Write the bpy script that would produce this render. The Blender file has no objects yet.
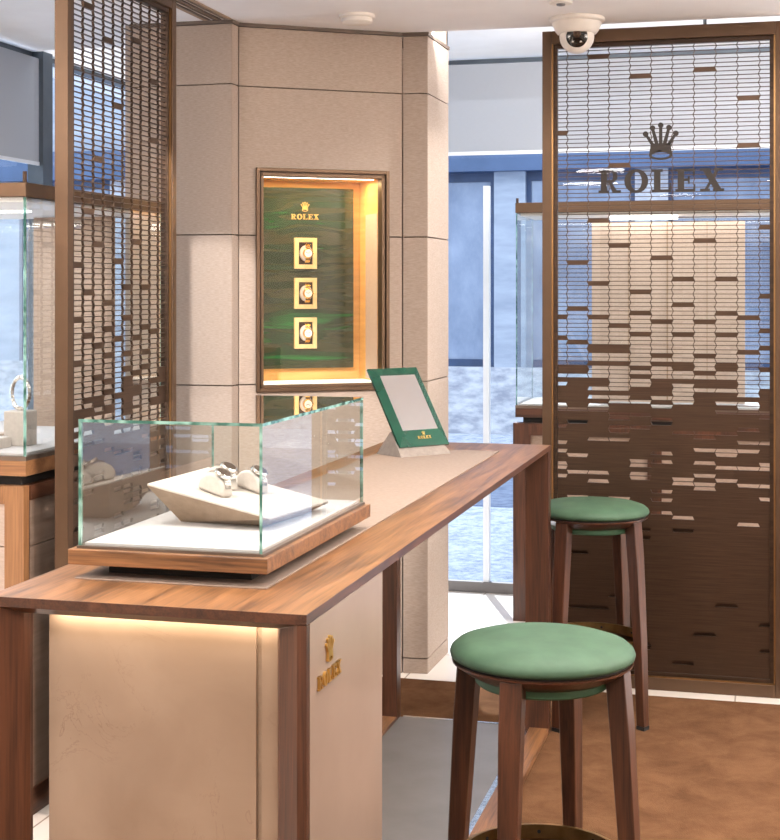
import bpy, bmesh, math, random
from mathutils import Vector, Matrix
random.seed(7)
C = bpy.context.scene.collection
PI = math.pi
TH = math.radians(14.8)
FPX = 1450.0
CAMZ = 1.45

# ------------------------------------------------------------------ materials
MATS = {}
def new_mat(name):
    m = bpy.data.materials.new(name); m.use_nodes = True
    nt = m.node_tree; nt.nodes.clear()
    out = nt.nodes.new('ShaderNodeOutputMaterial')
    MATS[name] = m
    return m, nt, out
def srgb(r, g, b):
    f = lambda c: (c/255/12.92) if c/255 <= .04045 else ((c/255+.055)/1.055)**2.4
    return (f(r), f(g), f(b), 1)
def mix_noise(name, c1, c2, scale=(8,8,8), detail=4, rough=.5, metal=0, nrough=.6, bump=0, bscale=None, spec=.5,
              ramp=(.35,.65), coat=0, sheen=0, wave=None, dist=0):
    m, nt, out = new_mat(name)
    N, L = nt.nodes.new, nt.links.new
    p = N('ShaderNodeBsdfPrincipled'); L(p.outputs[0], out.inputs[0])
    tc = N('ShaderNodeTexCoord'); mp = N('ShaderNodeMapping'); L(tc.outputs['Object'], mp.inputs[0])
    mp.inputs['Scale'].default_value = scale
    if wave:
        t = N('ShaderNodeTexWave'); t.inputs['Scale'].default_value = wave; t.inputs['Distortion'].default_value = dist
        t.inputs['Detail'].default_value = detail; t.inputs['Detail Scale'].default_value = 1.5
        L(mp.outputs[0], t.inputs[0]); fac = t.outputs['Fac']
    else:
        t = N('ShaderNodeTexNoise'); t.inputs['Scale'].default_value = 1; t.inputs['Detail'].default_value = detail
        t.inputs['Roughness'].default_value = nrough; t.inputs['Distortion'].default_value = dist
        L(mp.outputs[0], t.inputs[0]); fac = t.outputs['Fac']
    r = N('ShaderNodeValToRGB'); L(fac, r.inputs[0])
    r.color_ramp.elements[0].position = ramp[0]; r.color_ramp.elements[1].position = ramp[1]
    r.color_ramp.elements[0].color = c1; r.color_ramp.elements[1].color = c2
    L(r.outputs[0], p.inputs['Base Color'])
    p.inputs['Roughness'].default_value = rough; p.inputs['Metallic'].default_value = metal
    p.inputs['Specular IOR Level'].default_value = spec; p.inputs['Coat Weight'].default_value = coat
    if sheen: p.inputs['Sheen Weight'].default_value = sheen
    if bump:
        b = N('ShaderNodeBump'); b.inputs['Strength'].default_value = bump; b.inputs['Distance'].default_value = .002
        if bscale:
            mp2 = N('ShaderNodeMapping'); mp2.inputs['Scale'].default_value = bscale; L(tc.outputs['Object'], mp2.inputs[0])
            t2 = N('ShaderNodeTexNoise'); t2.inputs['Scale'].default_value = 1; t2.inputs['Detail'].default_value = 3
            L(mp2.outputs[0], t2.inputs[0]); L(t2.outputs['Fac'], b.inputs['Height'])
        else: L(fac, b.inputs['Height'])
        L(b.outputs[0], p.inputs['Normal'])
    return m
def emit(name, col, s):
    m, nt, out = new_mat(name)
    e = nt.nodes.new('ShaderNodeEmission'); e.inputs[0].default_value = col; e.inputs[1].default_value = s
    nt.links.new(e.outputs[0], out.inputs[0]); return m
def glass(name, tint=(1,1,1,1), ior=1.5, gl=(1,1,1,1), extra=0.0):
    m, nt, out = new_mat(name); N, L = nt.nodes.new, nt.links.new
    t = N('ShaderNodeBsdfTransparent'); t.inputs[0].default_value = tint
    g = N('ShaderNodeBsdfGlossy'); g.inputs[0].default_value = gl; g.inputs['Roughness'].default_value = 0.0
    f = N('ShaderNodeFresnel'); f.inputs[0].default_value = ior
    mx = N('ShaderNodeMixShader')
    ge = N('ShaderNodeNewGeometry'); inv = N('ShaderNodeMath'); inv.operation = 'SUBTRACT'; inv.inputs[0].default_value = 1
    L(ge.outputs['Backfacing'], inv.inputs[1])
    a = N('ShaderNodeMath'); a.operation = 'MULTIPLY_ADD'; a.inputs[1].default_value = 1.6; a.inputs[2].default_value = extra; a.use_clamp = True
    L(f.outputs[0], a.inputs[0])
    b = N('ShaderNodeMath'); b.operation = 'MULTIPLY'; L(a.outputs[0], b.inputs[0]); L(inv.outputs[0], b.inputs[1]); L(b.outputs[0], mx.inputs[0])
    L(t.outputs[0], mx.inputs[1]); L(g.outputs[0], mx.inputs[2]); L(mx.outputs[0], out.inputs[0])
    return m
def wood(name, axis, dark, light, rough=.38, seedoff=0):
    m, nt, out = new_mat(name); N, L = nt.nodes.new, nt.links.new
    p = N('ShaderNodeBsdfPrincipled'); L(p.outputs[0], out.inputs[0])
    tc = N('ShaderNodeTexCoord')
    sc = [22, 22, 22]; sc[axis] = 1.6
    mp = N('ShaderNodeMapping'); mp.inputs['Scale'].default_value = sc; mp.inputs['Location'].default_value = (seedoff, seedoff, seedoff)
    L(tc.outputs['Object'], mp.inputs[0])
    n1 = N('ShaderNodeTexNoise'); n1.inputs['Scale'].default_value = 1; n1.inputs['Detail'].default_value = 6
    n1.inputs['Distortion'].default_value = 1.2; n1.inputs['Roughness'].default_value = .6
    L(mp.outputs[0], n1.inputs[0])
    sc2 = [260, 260, 260]; sc2[axis] = 8
    mp2 = N('ShaderNodeMapping'); mp2.inputs['Scale'].default_value = sc2; L(tc.outputs['Object'], mp2.inputs[0])
    n2 = N('ShaderNodeTexNoise'); n2.inputs['Scale'].default_value = 1; n2.inputs['Detail'].default_value = 3
    L(mp2.outputs[0], n2.inputs[0])
    a = N('ShaderNodeMixRGB'); a.blend_type = 'MIX'; a.inputs[0].default_value = .35
    L(n1.outputs['Fac'], a.inputs[1]); L(n2.outputs['Fac'], a.inputs[2])
    r = N('ShaderNodeValToRGB'); L(a.outputs[0], r.inputs[0])
    r.color_ramp.elements[0].position = .36; r.color_ramp.elements[0].color = dark
    r.color_ramp.elements[1].position = .62; r.color_ramp.elements[1].color = light
    L(r.outputs[0], p.inputs['Base Color']); p.inputs['Roughness'].default_value = rough
    b = N('ShaderNodeBump'); b.inputs['Strength'].default_value = .12; b.inputs['Distance'].default_value = .001
    L(n2.outputs['Fac'], b.inputs['Height']); L(b.outputs[0], p.inputs['Normal'])
    return m

WD, WL = srgb(74,48,29), srgb(142,98,62)
for ax, nm in enumerate('xyz'):
    wood('walnut_'+nm, ax, WD, WL)
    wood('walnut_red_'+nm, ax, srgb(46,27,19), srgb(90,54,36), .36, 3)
wood('walnut_light_z', 2, srgb(116,78,50), srgb(160,114,74), .4, 5)
wood('walnut_light_x', 0, srgb(116,78,50), srgb(160,114,74), .4, 5)
BRZ = dict(metal=.85)
mix_noise('bronze', srgb(88,68,52), srgb(98,76,58), (3,3,3), rough=.4, metal=.7)
mix_noise('letter_bronze', srgb(38,29,23), srgb(44,34,27), (8,8,8), rough=.5, metal=.2)
mix_noise('bronze_mesh', srgb(68,51,40), srgb(82,63,49), (6,6,260), rough=.36, metal=.7, bump=.06)
mix_noise('bronze_gold', srgb(138,104,66), srgb(160,122,80), (3,3,3), rough=.3, metal=.85)
mix_noise('bronze_dark', srgb(52,38,28), srgb(74,54,40), (3,3,60), rough=.4, metal=.6)
mix_noise('gold', srgb(210,165,90), srgb(240,205,130), (30,30,30), rough=.22, metal=1)
mix_noise('pale_gold', srgb(214,182,124), srgb(228,198,142), (30,30,30), rough=.4, metal=.2)
mix_noise('gold_letter', srgb(196,150,78), srgb(226,182,104), (30,30,30), rough=.3, metal=.8)
mix_noise('brass', srgb(150,118,72), srgb(184,148,96), (20,20,20), rough=.3, metal=.9)
mix_noise('steel', srgb(190,188,184), srgb(225,222,218), (60,60,60), rough=.22, metal=1)
mix_noise('fabric', srgb(152,135,122), srgb(169,152,139), (60,60,400), rough=.85, bump=.12, bscale=(500,500,1600), spec=.2)
mix_noise('fabric_seam', srgb(92,78,66), srgb(110,94,80), (30,30,30), rough=.9, spec=.1)
mix_noise('dark_trim', srgb(88,74,64), srgb(98,82,70), (10,10,10), rough=.6)
mix_noise('ceiling_paint', srgb(236,232,230), srgb(240,237,235), (5,5,5), rough=.9, spec=.1)
mix_noise('soffit_paint', srgb(244,244,244), srgb(250,250,250), (5,5,5), rough=.9, spec=.1)
mix_noise('wall_paint', srgb(196,186,176), srgb(206,196,186), (4,4,4), rough=.85, spec=.2)
mix_noise('carpet', srgb(88,61,42), srgb(108,77,54), (7,7,7), detail=10, rough=1, bump=1, bscale=(260,260,260), spec=.02, ramp=(.36,.64), dist=.4, nrough=.7)
mix_noise('leather_mat', srgb(136,118,106), srgb(146,128,115), (90,90,90), rough=.6, bump=.1, spec=.3)
mix_noise('green_leather', srgb(58,82,62), srgb(67,93,71), (14,14,14), rough=.6, bump=.08, bscale=(500,500,500), spec=.3)
mix_noise('green_band', srgb(52,88,62), srgb(60,98,70), (14,14,14), rough=.6)
mix_noise('white_leather', srgb(186,176,168), srgb(196,186,178), (80,80,80), rough=.55, bump=.05)
mix_noise('white_suede', srgb(192,188,188), srgb(200,196,196), (80,80,80), rough=.9, spec=.1)
mix_noise('beige_side', srgb(142,118,96), srgb(154,130,108), (60,60,60), rough=.7)
mix_noise('beige_panel', srgb(180,160,146), srgb(190,170,156), (60,60,200), rough=.75, spec=.2)
mix_noise('side_taupe', srgb(128,108,94), srgb(142,122,108), (3,3,60), rough=.3, spec=.5)
mix_noise('base_grey', srgb(124,114,106), srgb(134,124,116), (60,60,60), rough=.7, spec=.2)
mix_noise('taupe_fabric', srgb(150,128,112), srgb(166,144,128), (60,60,300), rough=.8, spec=.2, bump=.15, bscale=(300,300,900))
mix_noise('grey_metal', srgb(112,108,106), srgb(122,118,116), (5,5,5), rough=.42, metal=.35)
mix_noise('taupe_side', srgb(138,118,104), srgb(148,128,114), (3,3,3), rough=.35)
mix_noise('taupe_metal', srgb(98,84,74), srgb(116,100,88), (3,40,3), rough=.35, metal=.5)
mix_noise('black_rubber', srgb(24,22,20), srgb(32,30,28), (30,30,30), rough=.7)
mix_noise('white_plastic', srgb(224,216,206), srgb(230,222,212), (20,20,20), rough=.4)
mix_noise('black_gloss', srgb(16,16,18), srgb(22,22,24), (20,20,20), rough=.08, coat=.6)
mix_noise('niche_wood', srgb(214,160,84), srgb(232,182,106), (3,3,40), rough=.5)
mix_noise('green_glass', srgb(20,68,53), srgb(30,84,66), (6,6,6), rough=.12, metal=.4, coat=.5)
mix_noise('green_edge', srgb(14,34,30), srgb(22,48,42), (6,6,6), rough=.15, coat=.5)
mix_noise('mirror_silver', srgb(238,238,238), srgb(240,240,240), (6,6,6), rough=.02, metal=1)
mix_noise('window_frame', srgb(66,72,78), srgb(80,86,92), (6,6,6), rough=.4, metal=.3)
mix_noise('strip_white', srgb(232,236,240), srgb(238,242,246), (6,6,6), rough=.4)
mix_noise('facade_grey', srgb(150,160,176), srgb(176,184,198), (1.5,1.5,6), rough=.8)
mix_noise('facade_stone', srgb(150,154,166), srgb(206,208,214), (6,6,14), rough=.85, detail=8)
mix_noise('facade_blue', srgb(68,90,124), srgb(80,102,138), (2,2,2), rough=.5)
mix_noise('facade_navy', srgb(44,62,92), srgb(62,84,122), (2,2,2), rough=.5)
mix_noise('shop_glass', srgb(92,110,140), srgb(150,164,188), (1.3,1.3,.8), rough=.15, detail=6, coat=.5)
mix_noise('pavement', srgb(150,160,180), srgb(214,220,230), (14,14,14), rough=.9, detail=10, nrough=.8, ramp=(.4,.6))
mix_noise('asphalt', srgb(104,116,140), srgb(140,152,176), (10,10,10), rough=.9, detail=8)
mix_noise('leaf', srgb(50,90,46), srgb(96,140,78), (14,14,14), rough=.6)
glass('case_glass', (.985,1,.995,1), 1.5, extra=.015)
glass('window_glass', (.86,.91,.97,1), 1.18, extra=.005)
glass('niche_glass', (.98,.98,.98,1), 1.45)
m, nt, out = new_mat('glass_edge')
p = nt.nodes.new('ShaderNodeBsdfPrincipled'); nt.links.new(p.outputs[0], out.inputs[0])
nz = nt.nodes.new('ShaderNodeTexNoise'); nz.inputs['Scale'].default_value = 30
tc = nt.nodes.new('ShaderNodeTexCoord'); nt.links.new(tc.outputs['Object'], nz.inputs[0])
rr = nt.nodes.new('ShaderNodeValToRGB'); rr.color_ramp.elements[0].position = .4; rr.color_ramp.elements[1].position = .62
rr.color_ramp.elements[0].color = srgb(58,104,92); rr.color_ramp.elements[1].color = srgb(150,196,184)
nt.links.new(nz.outputs['Fac'], rr.inputs[0]); nt.links.new(rr.outputs[0], p.inputs['Base Color'])
p.inputs['Roughness'].default_value = .12; p.inputs['Transmission Weight'].default_value = .25
emit('led_warm', (1,.92,.78,1), 8)
emit('led_white', (1,.95,.88,1), 7)
emit('led_soft', (1,.9,.72,1), 2.2)

def stone(name, base, base2, vein, scale, veinw=.02, rough=.3, spec=.4):
    m, nt, out = new_mat(name); N, L = nt.nodes.new, nt.links.new
    p = N('ShaderNodeBsdfPrincipled'); L(p.outputs[0], out.inputs[0])
    tc = N('ShaderNodeTexCoord')
    n = N('ShaderNodeTexNoise'); n.inputs['Scale'].default_value = scale; n.inputs['Detail'].default_value = 8; n.inputs['Distortion'].default_value = .6
    L(tc.outputs['Object'], n.inputs[0])
    r = N('ShaderNodeValToRGB'); L(n.outputs['Fac'], r.inputs[0])
    r.color_ramp.elements[0].position = .3; r.color_ramp.elements[1].position = .7
    r.color_ramp.elements[0].color = base; r.color_ramp.elements[1].color = base2
    n2 = N('ShaderNodeTexNoise'); n2.inputs['Scale'].default_value = scale*1.1; n2.inputs['Detail'].default_value = 9
    n2.inputs['Distortion'].default_value = 1.6; n2.inputs['Roughness'].default_value = .62
    L(tc.outputs['Object'], n2.inputs[0])
    r2 = N('ShaderNodeValToRGB'); L(n2.outputs['Fac'], r2.inputs[0])
    e = r2.color_ramp.elements; e[0].position = .5-veinw; e[0].color = (0,0,0,1); e[1].position = .5; e[1].color = (1,1,1,1)
    x = e.new(.5+veinw); x.color = (0,0,0,1)
    n3 = N('ShaderNodeTexNoise'); n3.inputs['Scale'].default_value = scale*.9; L(tc.outputs['Object'], n3.inputs[0])
    mul = N('ShaderNodeMath'); mul.operation = 'MULTIPLY'; L(r2.outputs[0], mul.inputs[0])
    r3 = N('ShaderNodeValToRGB'); r3.color_ramp.elements[0].position = .5; r3.color_ramp.elements[1].position = .62
    L(n3.outputs['Fac'], r3.inputs[0]); L(r3.outputs[0], mul.inputs[1])
    mul2 = N('ShaderNodeMath'); mul2.operation = 'MULTIPLY'; mul2.inputs[1].default_value = .4; L(mul.outputs[0], mul2.inputs[0])
    mx = N('ShaderNodeMixRGB'); L(mul2.outputs[0], mx.inputs[0]); L(r.outputs[0], mx.inputs[1]); mx.inputs[2].default_value = vein
    L(mx.outputs[0], p.inputs['Base Color']); p.inputs['Roughness'].default_value = rough; p.inputs['Specular IOR Level'].default_value = spec
    return m
stone('marble', srgb(138,114,94), srgb(156,132,112), srgb(100,68,50), 5.5, .008)
# white floor tile with joints
def tile():
    m, nt, out = new_mat('floor_tile'); N, L = nt.nodes.new, nt.links.new
    p = N('ShaderNodeBsdfPrincipled'); L(p.outputs[0], out.inputs[0])
    tc = N('ShaderNodeTexCoord'); mp = N('ShaderNodeMapping'); L(tc.outputs['Object'], mp.inputs[0])
    mp.inputs['Location'].default_value = (.13, .37, 0)
    b = N('ShaderNodeTexBrick'); L(mp.outputs[0], b.inputs[0]); b.offset = 0
    b.inputs['Scale'].default_value = 1; b.inputs['Brick Width'].default_value = .6; b.inputs['Row Height'].default_value = .6
    b.inputs['Mortar Size'].default_value = .003
    b.inputs['Color1'].default_value = srgb(226,216,206); b.inputs['Color2'].default_value = srgb(232,222,212); b.inputs['Mortar'].default_value = srgb(150,130,112)
    L(b.outputs[0], p.inputs['Base Color']); p.inputs['Roughness'].default_value = .28
tile()
# striped green stone of the niche
def malachite():
    m, nt, out = new_mat('green_stone'); N, L = nt.nodes.new, nt.links.new
    p = N('ShaderNodeBsdfPrincipled'); L(p.outputs[0], out.inputs[0])
    tc = N('ShaderNodeTexCoord'); mp = N('ShaderNodeMapping'); L(tc.outputs['Object'], mp.inputs[0])
    mp.inputs['Scale'].default_value = (2.2, 2.2, 16)
    n = N('ShaderNodeTexNoise'); n.inputs['Scale'].default_value = 1; n.inputs['Detail'].default_value = 5; n.inputs['Distortion'].default_value = .9
    L(mp.outputs[0], n.inputs[0])
    r = N('ShaderNodeValToRGB'); L(n.outputs['Fac'], r.inputs[0])
    e = r.color_ramp.elements; e[0].position = .3; e[0].color = srgb(14,34,16); e[1].position = .78; e[1].color = srgb(30,118,52)
    for pos, c in ((.42, srgb(30,48,24)), (.5, srgb(54,54,32)), (.56, srgb(24,46,22)), (.66, srgb(24,70,32))):
        x = e.new(pos); x.color = c
    L(r.outputs[0], p.inputs['Base Color']); p.inputs['Roughness'].default_value = .12; p.inputs['Coat Weight'].default_value = .6
malachite()
# roller blind cloth: lets part of the daylight through
m, nt, out = new_mat('blind_cloth')
d = nt.nodes.new('ShaderNodeBsdfDiffuse'); t = nt.nodes.new('ShaderNodeBsdfTranslucent'); mx = nt.nodes.new('ShaderNodeMixShader')
nz = nt.nodes.new('ShaderNodeTexNoise'); nz.inputs['Scale'].default_value = 300
rr = nt.nodes.new('ShaderNodeValToRGB'); rr.color_ramp.elements[0].color = srgb(186,187,190); rr.color_ramp.elements[1].color = srgb(196,197,200)
nt.links.new(nz.outputs['Fac'], rr.inputs[0])
nt.links.new(rr.outputs[0], d.inputs[0]); nt.links.new(rr.outputs[0], t.inputs[0]); mx.inputs[0].default_value = .4
nt.links.new(d.outputs[0], mx.inputs[1]); nt.links.new(t.outputs[0], mx.inputs[2]); nt.links.new(mx.outputs[0], out.inputs[0])

# ------------------------------------------------------------------ geometry helpers
class MB:
    def __init__(s): s.v = []; s.f = []; s.mi = []
    def add(s, vs, fs, mi=0):
        o = len(s.v); s.v += [tuple(v) for v in vs]
        for f in fs: s.f.append([o+i for i in f]); s.mi.append(mi)
        return s
    def box(s, x0, x1, y0, y1, z0, z1, mi=0):
        if x0 > x1: x0, x1 = x1, x0
        if y0 > y1: y0, y1 = y1, y0
        if z0 > z1: z0, z1 = z1, z0
        vs = [(x,y,z) for z in (z0,z1) for y in (y0,y1) for x in (x0,x1)]
        return s.add(vs, [(0,2,3,1),(4,5,7,6),(0,1,5,4),(2,6,7,3),(0,4,6,2),(1,3,7,5)], mi)
    def hexa(s, b, t, mi=0):      # b, t: four corners each, counter-clockwise from above
        return s.add(list(b)+list(t), [(3,2,1,0),(4,5,6,7),(0,1,5,4),(1,2,6,5),(2,3,7,6),(3,0,4,7)], mi)
    def prism(s, poly, M, h, mi=0, mi_side=None):   # poly in local xy, extruded along local z from 0 to h
        n = len(poly); vs = [M @ Vector((x,y,0)) for x,y in poly] + [M @ Vector((x,y,h)) for x,y in poly]
        s.add(vs, [tuple(range(n-1,-1,-1)), tuple(range(n,2*n))] + [(i,(i+1)%n,n+(i+1)%n,n+i) for i in range(n)], mi)
        return s
    def lathe(s, prof, c=(0,0,0), n=48, mi=0, M=None):   # prof: list of (r, z)
        o = len(s.v)
        for r, z in prof:
            for k in range(n):
                a = 2*PI*k/n; q = Vector((r*math.cos(a), r*math.sin(a), z))
                q = (M @ q) if M else Vector(c)+q
                s.v.append(tuple(q))
        for i in range(len(prof)-1):
            for k in range(n):
                k2 = (k+1)%n; s.f.append([o+i*n+k, o+i*n+k2, o+(i+1)*n+k2, o+(i+1)*n+k]); s.mi.append(mi)
        if prof[0][0] > 1e-6: s.f.append([o+k for k in range(n-1,-1,-1)]); s.mi.append(mi)
        if prof[-1][0] > 1e-6: s.f.append([o+(len(prof)-1)*n+k for k in range(n)]); s.mi.append(mi)
        return s
    def tube(s, pts, r, n=10, mi=0, closed=False):
        P = [Vector(p) for p in pts]; m = len(P); o = len(s.v)
        for i, p in enumerate(P):
            a = P[i-1] if (i or closed) else P[0]; b = P[(i+1)%m] if (i < m-1 or closed) else P[-1]
            d = (b-a).normalized(); u = d.cross(Vector((0,0,1)))
            if u.length < .05: u = d.cross(Vector((0,1,0)))
            u.normalize(); w = d.cross(u)
            for k in range(n):
                t = 2*PI*k/n; s.v.append(tuple(p + (u*math.cos(t) + w*math.sin(t))*r))
        for i in range(m if closed else m-1):
            j = (i+1)%m
            for k in range(n):
                k2 = (k+1)%n; s.f.append([o+i*n+k, o+i*n+k2, o+j*n+k2, o+j*n+k]); s.mi.append(mi)
        if not closed:
            s.f.append([o+k for k in range(n-1,-1,-1)]); s.mi.append(mi)
            s.f.append([o+(m-1)*n+k for k in range(n)]); s.mi.append(mi)
        return s

def build(name, mb, mats, parent=None, loc=None, smooth=0, bevel=0, kind=None, label=None, bseg=2, world=False):
    if isinstance(mats, str): mats = [mats]
    me = bpy.data.meshes.new(name)
    vs = mb.v
    if world and parent is not None:
        W = Matrix.Identity(4); q = parent
        while q is not None:
            W = (Matrix.Translation(q.location) @ q.rotation_euler.to_matrix().to_4x4()) @ W; q = q.parent
        Wi = W.inverted(); vs = [tuple(Wi @ Vector(v)) for v in vs]
    me.from_pydata(vs, [], mb.f)
    for m in mats: me.materials.append(MATS[m])
    for p, i in zip(me.polygons, mb.mi): p.material_index = i
    bm = bmesh.new(); bm.from_mesh(me); bmesh.ops.recalc_face_normals(bm, faces=bm.faces); bm.to_mesh(me); bm.free()
    if smooth:
        me.shade_smooth(); me.set_sharp_from_angle(angle=math.radians(smooth))
    me.update()
    o = bpy.data.objects.new(name, me); C.objects.link(o)
    if parent: o.parent = parent
    if loc: o.location = loc
    if bevel:
        b = o.modifiers.new('bevel', 'BEVEL'); b.width = bevel; b.segments = bseg; b.limit_method = 'ANGLE'; b.angle_limit = math.radians(35)
    if kind: o['kind'] = kind
    if label: o['label'] = label
    return o
def thing(name, label, cat, loc=(0,0,0), rz=0, group=None, rot=None):
    o = bpy.data.objects.new(name, None); C.objects.link(o); o.empty_display_size = .1
    o.location = loc; o.rotation_euler = rot if rot else (0,0,rz)
    o['label'] = label; o['category'] = cat
    if group: o['group'] = group
    return o
def tag(o, label, cat, group=None):
    o['label'] = label; o['category'] = cat
    if group: o['group'] = group
    return o
def struct(name, mb, mat, **k): return build(name, mb, mat, kind='structure', **k)
def dup(root, loc, rz=None, label=None):
    r = root.copy(); C.objects.link(r); r.location = loc
    if rz is not None: r.rotation_euler = (0,0,rz)
    if label: r['label'] = label
    for ch in list(root.children):
        c = ch.copy(); C.objects.link(c); c.parent = r
        for g in list(ch.children):
            d = g.copy(); C.objects.link(d); d.parent = c
    return r
def frame_M(o, ex, ey):
    ex = Vector(ex).normalized(); ey = Vector(ey).normalized(); ez = ex.cross(ey)
    M = Matrix((ex, ey, ez)).transposed().to_4x4(); M.translation = Vector(o); return M

# ------------------------------------------------------------------ letters and crown (unit height, slab serif)
def rect(x0,x1,y0,y1): return [(x0,y0),(x1,y0),(x1,y1),(x0,y1)]
def ring(cx, cy, rx, ry, ix, iy, a0=0, a1=360, n=22):
    out = []
    for k in range(n):
        t0 = math.radians(a0+(a1-a0)*k/n); t1 = math.radians(a0+(a1-a0)*(k+1)/n)
        out.append([(cx+ix*math.cos(t0), cy+iy*math.sin(t0)), (cx+rx*math.cos(t0), cy+ry*math.sin(t0)),
                    (cx+rx*math.cos(t1), cy+ry*math.sin(t1)), (cx+ix*math.cos(t1), cy+iy*math.sin(t1))])
    return out
S = .115
GLY = {
 'R': (.98, [rect(.10,.38,0,1), rect(0,.46,0,S), rect(0,.4,1-S,1), rect(.3,.55,1-S,1), rect(.3,.55,.44,.44+S),
             [(.42,.48),(.58,.46),(.86,.0),(.62,.0)], rect(.62,.98,0,S)] + ring(.55,.72,.28,.28,.09,.18,-90,90,12)),
 'O': (1.02, ring(.51,.5,.52,.53,.24,.40)),
 'L': (.86, [rect(.10,.38,0,1), rect(0,.48,1-S,1), rect(0,.84,0,S), [(.72,0),(.84,0),(.84,.36),(.78,.36)]]),
 'E': (.90, [rect(.10,.38,0,1), rect(0,.84,0,S), rect(0,.82,1-S,1), rect(.3,.6,.46,.46+S), rect(.54,.62,.34,.68),
             [(.74,0),(.86,0),(.86,.32),(.80,.32)], [(.72,1),(.84,1),(.84,.70),(.78,.70)]]),
 'X': (1.02, [[(.06,1),(.38,1),(.96,0),(.64,0)], [(.70,1),(.84,1),(.28,0),(.14,0)], rect(0,.44,1-S,1), rect(.58,.98,1-S,1),
              rect(0,.42,0,S), rect(.54,1.02,0,S)]),
}
def crown_polys():   # about 1 wide, 1.1 high, centre x 0, base y 0
    P = ring(0,.14,.36,.15,.27,.085,0,360,24)
    P.append([(-.35,.17),(-.26,.17),(-.18,.245),(.18,.245),(.26,.17),(.35,.17),(.30,.50),(-.30,.50)][::1])
    tips = [(-.46,.80),(-.25,.98),(0,1.06),(.25,.98),(.46,.80)]
    base = [(-.30,-.17),(-.17,-.05),(-.055,.055),(.05,.17),(.17,.30)]
    for (tx, ty), (b0, b1) in zip(tips, base):
        P.append([(b0,.45),(b1,.45),(tx+.045,ty),(tx-.045,ty)])
        P.append([(tx+.085*math.cos(2*PI*k/12), ty+.085*math.sin(2*PI*k/12)) for k in range(12)])
    return P
def lettering(parent, M, cap, depth, mat, crown=1.55, gap=.25, word='ROLEX', sp=.16, label=None):
    """letters centred on local x=0 with baseline y=0, crown above; M maps local to world"""
    tot = sum(GLY[c][0] for c in word) + sp*(len(word)-1)
    x = -tot/2*cap
    for c in word:
        w, polys = GLY[c]; mb = MB()
        for i_, p in enumerate(polys): mb.prism([(x+a*cap, b*cap) for a, b in p], M, depth*(1+.012*(i_ % 9)))
        build('letter', mb, mat, parent, world=True, label=label); x += (w+sp)*cap
    mb = MB()
    for i_, p in enumerate(crown_polys()): mb.prism([(a*cap*crown, cap*(1+gap)+b*cap*crown) for a, b in p], M, depth*(1+.012*(i_ % 9)))
    build('crown_emblem', mb, mat, parent, world=True, label=label)

# ------------------------------------------------------------------ setting
Z1 = 2.424; Z2 = 2.56
struct('floor', MB().box(-3.4, 2.8, -2.8, 7.0, -.06, 0), 'floor_tile')
cb = MB().box(-1.75, 2.6, -2.6, 5.225, 0, .007)
struct('floor_carpet', cb, 'carpet', label='brown short pile carpet')
struct('ceiling', MB().box(-3.2, 2.8, -2.8, 5.335, Z1, Z1+.25), 'ceiling_paint')
struct('ceiling_recess', MB().box(-3.2, 2.8, 5.335, 7.0, Z2, Z2+.12), 'soffit_paint')
struct('wall_front', MB().box(-3.2, 2.8, -2.8, -2.6, 0, Z1), 'wall_paint')
struct('wall_right', MB().box(2.6, 2.8, -2.6, 6.9, 0, Z2), 'wall_paint')
struct('wall_left', MB().box(-3.1, -2.95, -2.6, 3.0, 0, Z1), 'wall_paint')
# slot diffuser in the ceiling
sl = MB()
for x in (-1.963, -1.940, -1.921, -1.898): sl.box(x-.004, x+.004, 2.2, 4.885, Z1-.005, Z1)
struct('trim_1', sl, 'dark_trim')
struct('trim_2', MB().box(-1.935, -1.926, 2.2, 4.885, Z1-.003, Z1).box(-1.985,-1.969,2.2,4.885,Z1-.004,Z1).box(-1.892,-1.878,2.2,4.885,Z1-.004,Z1), 'beige_side')

# back window
WY = 6.86
wf = MB()
wf.box(-2.98, 2.6, WY, WY+.06, 0, .035); wf.box(-2.98, 2.6, WY, WY+.06, Z2-.02, Z2)
for x in (-2.98, -1.94, .35, 2.54): wf.box(x, x+.05, WY, WY+.06, 0.035, Z2)
w1 = struct('window_1', wf, 'window_frame')
build('pane', MB().box(-2.95, 2.58, WY+.025, WY+.033, .035, Z2-.02), 'window_glass', w1)
build('reflection_strip', MB().box(-1.345, -1.316, WY-.02, WY+.02, 0.0, 1.95), 'strip_white', w1, label='slim white strip standing for a reflection')  # solid white upright built in place of a reflection in the glass
build('window_base_rail', MB().box(-1.9, 1.5, WY-.03, WY, 0.0, .05), 'grey_metal', w1)
# left window
lf = MB()
lf.box(-2.98, -2.93, 3.0, WY, 0, .035); lf.box(-2.98, -2.93, 3.0, WY, Z1-.02, Z1)
for y in (3.0, 4.2): lf.box(-2.98, -2.93, y, y+.05, .035, Z1)
w2 = struct('window_2', lf, 'window_frame')
build('pane', MB().box(-2.958, -2.95, 3.02, WY, .035, Z1-.02), 'window_glass', w2)
build('window_post', MB().box(-2.95, -2.88, 5.36, 5.44, 0, Z1-.0), 'window_frame', w2)
struct('wall_left_header', MB().box(-3.2, -2.9, 5.335, 6.86, Z1, Z2), 'soffit_paint')
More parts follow.
